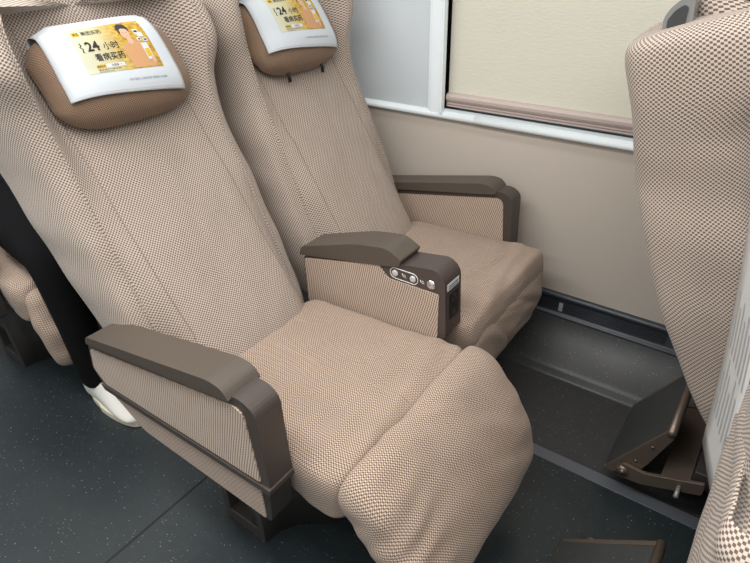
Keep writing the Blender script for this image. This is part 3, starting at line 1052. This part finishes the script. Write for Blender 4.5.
# ------------------------------------------------------------------ swing-down foot bars behind the front seats
def foot_bar(yn, yf, tilt):
    """tread plate hinged between two arms that reach back from the seat in front; parts of that seat"""
    def L(name, o):
        o.location.x -= PITCH
        return o
    px_, pz_ = .498, .100
    r = prism('foot_bar', round_poly([(.500, .066), (.560, .072), (.690, .122), (.690, .160), (.560, .112), (.505, .116)], .008), yn, yn + .010, M['bronze'], front_unit, .0025, 2)
    L('', r)
    prism('pivot_arm', round_poly([(.500, .066), (.560, .072), (.690, .122), (.690, .160), (.560, .112), (.505, .116)], .008), yf - .010, yf, M['bronze'], r, .0025, 2)
    prism('cross_member', round_poly([(.600, .104), (.664, .128), (.658, .146), (.594, .122)], .004), yn + .004, yf - .004, M['bronze'], r, .003, 2)
    box('mounting_bracket', (.66, yn + .02, .12), (.80, yf - .02, .17), M['base'], r, .004)
    tube('stop_peg', [V((.640, yn + .004, .120)), V((.640, yn - .030, .112))], .0058, M['handle_rim'], r, 12)
    # tread, built along its own length then turned about the pivot
    c, s_ = math.cos(tilt), math.sin(tilt)
    def T(a, b):
        return (px_ + a * c - b * s_, pz_ + a * s_ + b * c)
    for ya, yb in ((yn + .012, yn + .024), (yf - .024, yf - .012)):
        prism('cheek_plate', round_poly([T(*q) for q in ((-.052, .010), (-.045, -.006), (.02, -.040), (.06, -.034), (.185, -.004), (.182, .016))], .007), ya, yb, M['bronze'], r, .002, 2)
    a0, a1 = T(-.052, .010), T(.180, .010)
    plate = [T(-.048, .004), T(.178, .004), T(.178, .012), T(-.048, .012)]
    prism('tread_plate', plate, yn + .022, yf - .022, M['rubber'], r, .0015, 1)
    p = T(.184, .008)
    tube('edge_rod', [V((p[0], yn + .010, p[1])), V((p[0], yf - .010, p[1]))], .0105, M['bronze'], r, 14)
    p = T(-.050, .007)
    tube('edge_rod', [V((p[0], yn + .012, p[1])), V((p[0], yf - .012, p[1]))], .0035, M['bronze'], r, 8)
    for ya, yb in ((yn - .006, yn + .014), (yf - .014, yf + .006)):
        tube('pivot_bolt', [V((px_ + .012, ya, pz_ - .008)), V((px_ + .012, yb, pz_ - .008))], .015, M['bronze'], r, 18)
        tube('pivot_bolt', [V((px_ + .012, ya - .003, pz_ - .008)), V((px_ + .012, yb + .003, pz_ - .008))], .007, M['bronze'], r, 12)
    for a, b in ((.045, -.012), (.115, .0)):
        q = T(a, b)
        tube('rivet', [V((q[0], yn + .009, q[1])), V((q[0], yn + .013, q[1]))], .004, M['bronze'], r, 10)
    return r
foot_bar(.700, 1.010, math.radians(58))
foot_bar(.130, .445, math.radians(37))

# ------------------------------------------------------------------ grab handle on the corner of the front window seat
hp = [(-.814, 1.120), (-.818, 1.170), (-.812, 1.184), (-.801, 1.197), (-.786, 1.206), (-.776, 1.204), (-.772, 1.150), (-.778, 1.120)]
h = prism('grab_handle', round_poly(hp, [.003, .01, .01, .01, .01, .006, .006, .003]), .640, .700, M['handle_rim'], front_unit, .007, 4)
prism('grip_inlay', round_poly([(-.808, 1.140), (-.811, 1.168), (-.802, 1.184), (-.790, 1.193), (-.783, 1.190), (-.783, 1.145)], .004), .6375, .645, M['handle'], h, .002, 2)

# ------------------------------------------------------------------ seat pocket and card behind the front aisle seat
cx_ = lambda z: .700 - (z - .40) * .05
pk = []
for z, out, w in ((.235, .004, .20), (.25, .012, .235), (.38, .020, .240), (.50, .020, .256), (.60, .020, .258), (.68, .016, .258), (.74, .012, .252), (.765, .006, .235), (.768, .002, .23)):
    x = cx_(z)
    half = [(0, -out), (.5, -out * .98), (.85, -out * .8), (1, -out * .2), (1, .035), (.5, .04), (0, .04)]
    pk.append([V((x + dxx, .27 - w * a, z)) for a, dxx in half] + [V((x + dxx, .27 + w * a, z)) for a, dxx in half[-2:0:-1]])
def pd(p, u, v, n):
    return .0035 * nz(p.y * 9, p.z * 9, 2) + .003 * math.sin(p.z * 70 + 4 * nz(p.y * 5, p.z * 5, 1)) * math.exp(-((v - .7) / .3) ** 2)
for ring in pk:
    for p in ring: p.x -= PITCH
loft('seat_pocket', pk, 90, 70, M['cloth'], front_unit, pd)

# folded safety card standing in the pocket, leaning out of it
def card():
    ya, yb = .355, .510
    bot, top = (.644, .45), (.592, .94)
    bm = bmesh.new()
    n = 12
    rows = []
    for side in (0, 1):
        grid = []
        for k in range(n + 1):
            t = k / n
            x = bot[0] + (top[0] - bot[0]) * t + .006 * math.sin(t * math.pi) + side * .0022
            z = bot[1] + (top[1] - bot[1]) * t
            grid.append([bm.verts.new((x + .045 * (1 - q / 4), ya + (yb - ya) * q / 4, z)) for q in range(5)])
        rows.append(grid)
        for k in range(n):
            for q in range(4):
                bm.faces.new((grid[k][q], grid[k + 1][q], grid[k + 1][q + 1], grid[k][q + 1]))
    A, B = rows
    for k in range(n):
        bm.faces.new((A[k][0], A[k + 1][0], B[k + 1][0], B[k][0])); bm.faces.new((A[k][4], A[k + 1][4], B[k + 1][4], B[k][4]))
    for q in range(4):
        bm.faces.new((A[0][q], A[0][q + 1], B[0][q + 1], B[0][q])); bm.faces.new((A[n][q], A[n][q + 1], B[n][q + 1], B[n][q]))
    bmesh.ops.recalc_face_normals(bm, faces=bm.faces)
    me = bpy.data.meshes.new('safety_card'); bm.to_mesh(me); bm.free()
    o = link('safety_card', me, M['card'])
    tag(o, 'white printed card standing in the pocket behind the front aisle seat', 'card')
    for q in range(7):
        ka = .10 + .12 * q
        for za, zb in ((.55, .64 + .02 * (q % 3)), (.69, .80 - .02 * (q % 2))):
            bm = bmesh.new()
            def pt(kk, z):
                t = (z - bot[1]) / (top[1] - bot[1])
                return bm.verts.new((bot[0] + (top[0] - bot[0]) * t + .006 * math.sin(t * math.pi) + .045 * (1 - kk) - .0006, ya + (yb - ya) * kk, z))
            g = [[pt(kk, za + (zb - za) * m / 6) for m in range(7)] for kk in (ka, ka + .045)]
            for m in range(6):
                bm.faces.new((g[0][m], g[0][m + 1], g[1][m + 1], g[1][m]))
            me = bpy.data.meshes.new('printed_line'); bm.to_mesh(me); bm.free()
            link('printed_line', me, M['cardedge'], o, False)
card()

# ------------------------------------------------------------------ the seated person in the row behind
def skin_mesh(name, chains, mat, parent=None, sub=2):
    """chains: list of [(x,y,z,r), ...]; points shared by position are welded"""
    verts, rad, edges, idx = [], [], [], {}
    for ch in chains:
        prev = None
        for x, y, z, r in ch:
            key = (round(x, 4), round(y, 4), round(z, 4))
            if key not in idx:
                idx[key] = len(verts); verts.append(key); rad.append(r)
            k = idx[key]
            if prev is not None: edges.append((prev, k))
            prev = k
    me = bpy.data.meshes.new(name)
    me.from_pydata(verts, edges, [])
    tmp = bpy.data.objects.new(name, me); COL.objects.link(tmp)
    sk = tmp.modifiers.new('skin', 'SKIN'); sk.use_smooth_shade = True
    for k, r in enumerate(rad):
        me.skin_vertices[0].data[k].radius = (r, r)
        me.skin_vertices[0].data[k].use_root = (k == 0)
    sb = tmp.modifiers.new('sub', 'SUBSURF'); sb.levels = sub; sb.render_levels = sub
    bpy.context.view_layer.update()
    dg = bpy.context.evaluated_depsgraph_get()
    m2 = bpy.data.meshes.new_from_object(tmp.evaluated_get(dg))
    m2.name = name
    bpy.data.objects.remove(tmp)
    m2.materials.clear()
    return link(name, m2, mat, parent)

def person():
    P0 = (-1.41, .28, .555)
    yL, yR = .19, .37
    leg = {  # hip, thigh, knee, shin, ankle
        0: [(-1.37, yL, .545), (-1.16, .150, .550), (-.985, .118, .530), (-.965, .120, .32), (-.980, .130, .105)],
        1: [(-1.37, yR, .550), (-1.17, .40, .56), (-.985, .41, .55), (-.940, .41, .33), (-.925, .41, .105)],
    }
    sp = [(*P0, .10), (-1.50, .28, .66, .115), (-1.60, .28, .80, .12), (-1.685, .28, .93, .11), (-1.73, .28, 1.005, .055), (-1.745, .28, 1.05, .05)]
    head = [(-1.745, .28, 1.05, .05), (-1.738, .28, 1.105, .075), (-1.745, .28, 1.165, .088), (-1.765, .28, 1.215, .070)]
    body = [sp, head]
    for k in (0, 1):
        body.append([(*P0, .10)] + [(*p, r) for p, r in zip(leg[k], (.085, .072, .054, .042, .028))] + [(leg[k][4][0] + .05, leg[k][4][1], .055, .022), (leg[k][4][0] + .15, leg[k][4][1], .038, .018)])
    arms = {0: [(-1.66, .12, .93), (-1.58, .075, .80), (-1.52, .085, .70), (-1.51, .22, .69), (-1.46, .315, .685)],
            1: [(-1.66, .44, .93), (-1.58, .485, .80), (-1.52, .475, .70), (-1.48, .445, .675), (-1.41, .415, .672)]}
    for k in (0, 1):
        body.append([(-1.685, .28, .93, .11)] + [(*p, r) for p, r in zip(arms[k], (.052, .042, .036, .029, .022))])
        wx, wy, wz = arms[k][4]
        s = 1 if k == 0 else -1
        pal = (wx + .05, wy + s * .012, wz + .004)
        body.append([(wx, wy, wz, .022), (*pal, .026)])
        for f_, (oy, ln) in enumerate(((-.027, .060), (-.009, .070), (.009, .066), (.026, .052))):
            body.append([(*pal, .026), (pal[0] + .030, pal[1] + oy, pal[2] + .002, .009), (pal[0] + .03 + ln * .55, pal[1] + oy * 1.15, pal[2] - .006, .008), (pal[0] + .03 + ln, pal[1] + oy * 1.2, pal[2] - .022, .0065)])
        body.append([(*pal, .026), (wx + .035, pal[1] + s * .030, wz + .002, .011), (wx + .062, pal[1] + s * .046, wz - .006, .009), (wx + .085, pal[1] + s * .050, wz - .016, .007)])
    # nose
    body.append([(-1.738, .28, 1.105, .075), (-1.655, .28, 1.135, .012)])
    b = skin_mesh('person', body, M['skin'])
    tag(b, 'seated person in black trousers and white shoes, in the row behind', 'person')
    # eyes, ears, mouth and hair
    def ball(name, c, r, mat, sc=(1, 1, 1)):
        bm = bmesh.new(); bmesh.ops.create_uvsphere(bm, u_segments=16, v_segments=10, radius=r)
        for v in bm.verts: v.co = V((v.co.x * sc[0] + c[0], v.co.y * sc[1] + c[1], v.co.z * sc[2] + c[2]))
        me = bpy.data.meshes.new(name); bm.to_mesh(me); bm.free()
        return link(name, me, mat, b)
    for sgn in (-1, 1):
        ball('eye', (-1.672, .28 + sgn * .030, 1.158), .0085, M['p_black'], (.7, 1.3, .7))
        ball('ear', (-1.745, .28 + sgn * .080, 1.14), .022, M['skin'], (.6, .35, 1.1))
    ball('mouth', (-1.668, .28, 1.100), .014, M['p_coat'], (.4, 1.3, .35))
    ball('hair', (-1.772, .28, 1.180), .093, M['hair'], (.92, .93, .95))
    # clothes
    tr = [[(*P0, .122)] + [(*p, r) for p, r in zip(leg[k], (.100, .084, .066, .058, .054))] + [(leg[k][4][0] + .012, leg[k][4][1], .062, .052)] for k in (0, 1)]
    tr.append([(*P0, .122), (-1.47, .28, .62, .125)])
    skin_mesh('trousers', tr, M['trouser'], b)
    tp = [[(-1.39, .28, .575, .128), (-1.45, .28, .625, .134), (-1.52, .28, .69, .135), (-1.60, .28, .80, .138), (-1.68, .28, .925, .122), (-1.722, .28, .99, .066)]]
    for k in (0, 1):
        tp.append([(-1.68, .28, .925, .122)] + [(*p, r) for p, r in zip(arms[k], (.066, .054, .047, .039, .031))])
    skin_mesh('jumper', tp, M['coat'], b)
    for k in (0, 1):
        ax_, ay = leg[k][4][0], leg[k][4][1]
        def R(x, w, zb, zt, skew=0):
            return [V((x, ay - w * a, zb + (zt - zb) * t)) for a, t in ((0, 0), (.8, 0), (1, .25), (.95, .6), (.55, .95), (0, 1.0))] + \
                   [V((x, ay + w * a, zb + (zt - zb) * t)) for a, t in ((.55, .95), (.95, .6), (1, .25), (.8, 0))]
        up_ = [R(ax_ - .058, .012, .03, .075), R(ax_ - .052, .030, .02, .10), R(ax_ - .02, .036, .02, .108), R(ax_ + .03, .038, .02, .104), R(ax_ + .09, .043, .02, .084),
               R(ax_ + .15, .047, .02, .058), R(ax_ + .195, .040, .02, .045), R(ax_ + .215, .016, .022, .035)]
        sh = loft('shoe', up_, 36, 40, M['shoe'], b)
        so = [[(ax_ - .064, .02), (ax_ - .06, .035)], ]
        sole = [(ax_ + .06 + .140 * math.cos(q) if math.cos(q) > 0 else ax_ + .06 + .126 * math.cos(q), ay + (.047 if math.cos(q) > -.2 else .042) * math.copysign(abs(math.sin(q)) ** .7, math.sin(q)) ) for q in [2 * math.pi * t / 40 for t in range(40)]]
        sole = [(x + .018, y) for x, y in sole]
        prism('sole', sole, 0.0, .026, M['sole'], sh, .004, 2, axis='z')
        for t in range(4):
            xx = ax_ + .045 + .02 * t
            zz = .097 - .0075 * (t + 1)
            tube('lace', [V((xx, ay - .024, zz - .012)), V((xx + .004, ay, zz)), V((xx, ay + .024, zz - .012))], .0025, M['sole'], sh, 6)
    return b
person()
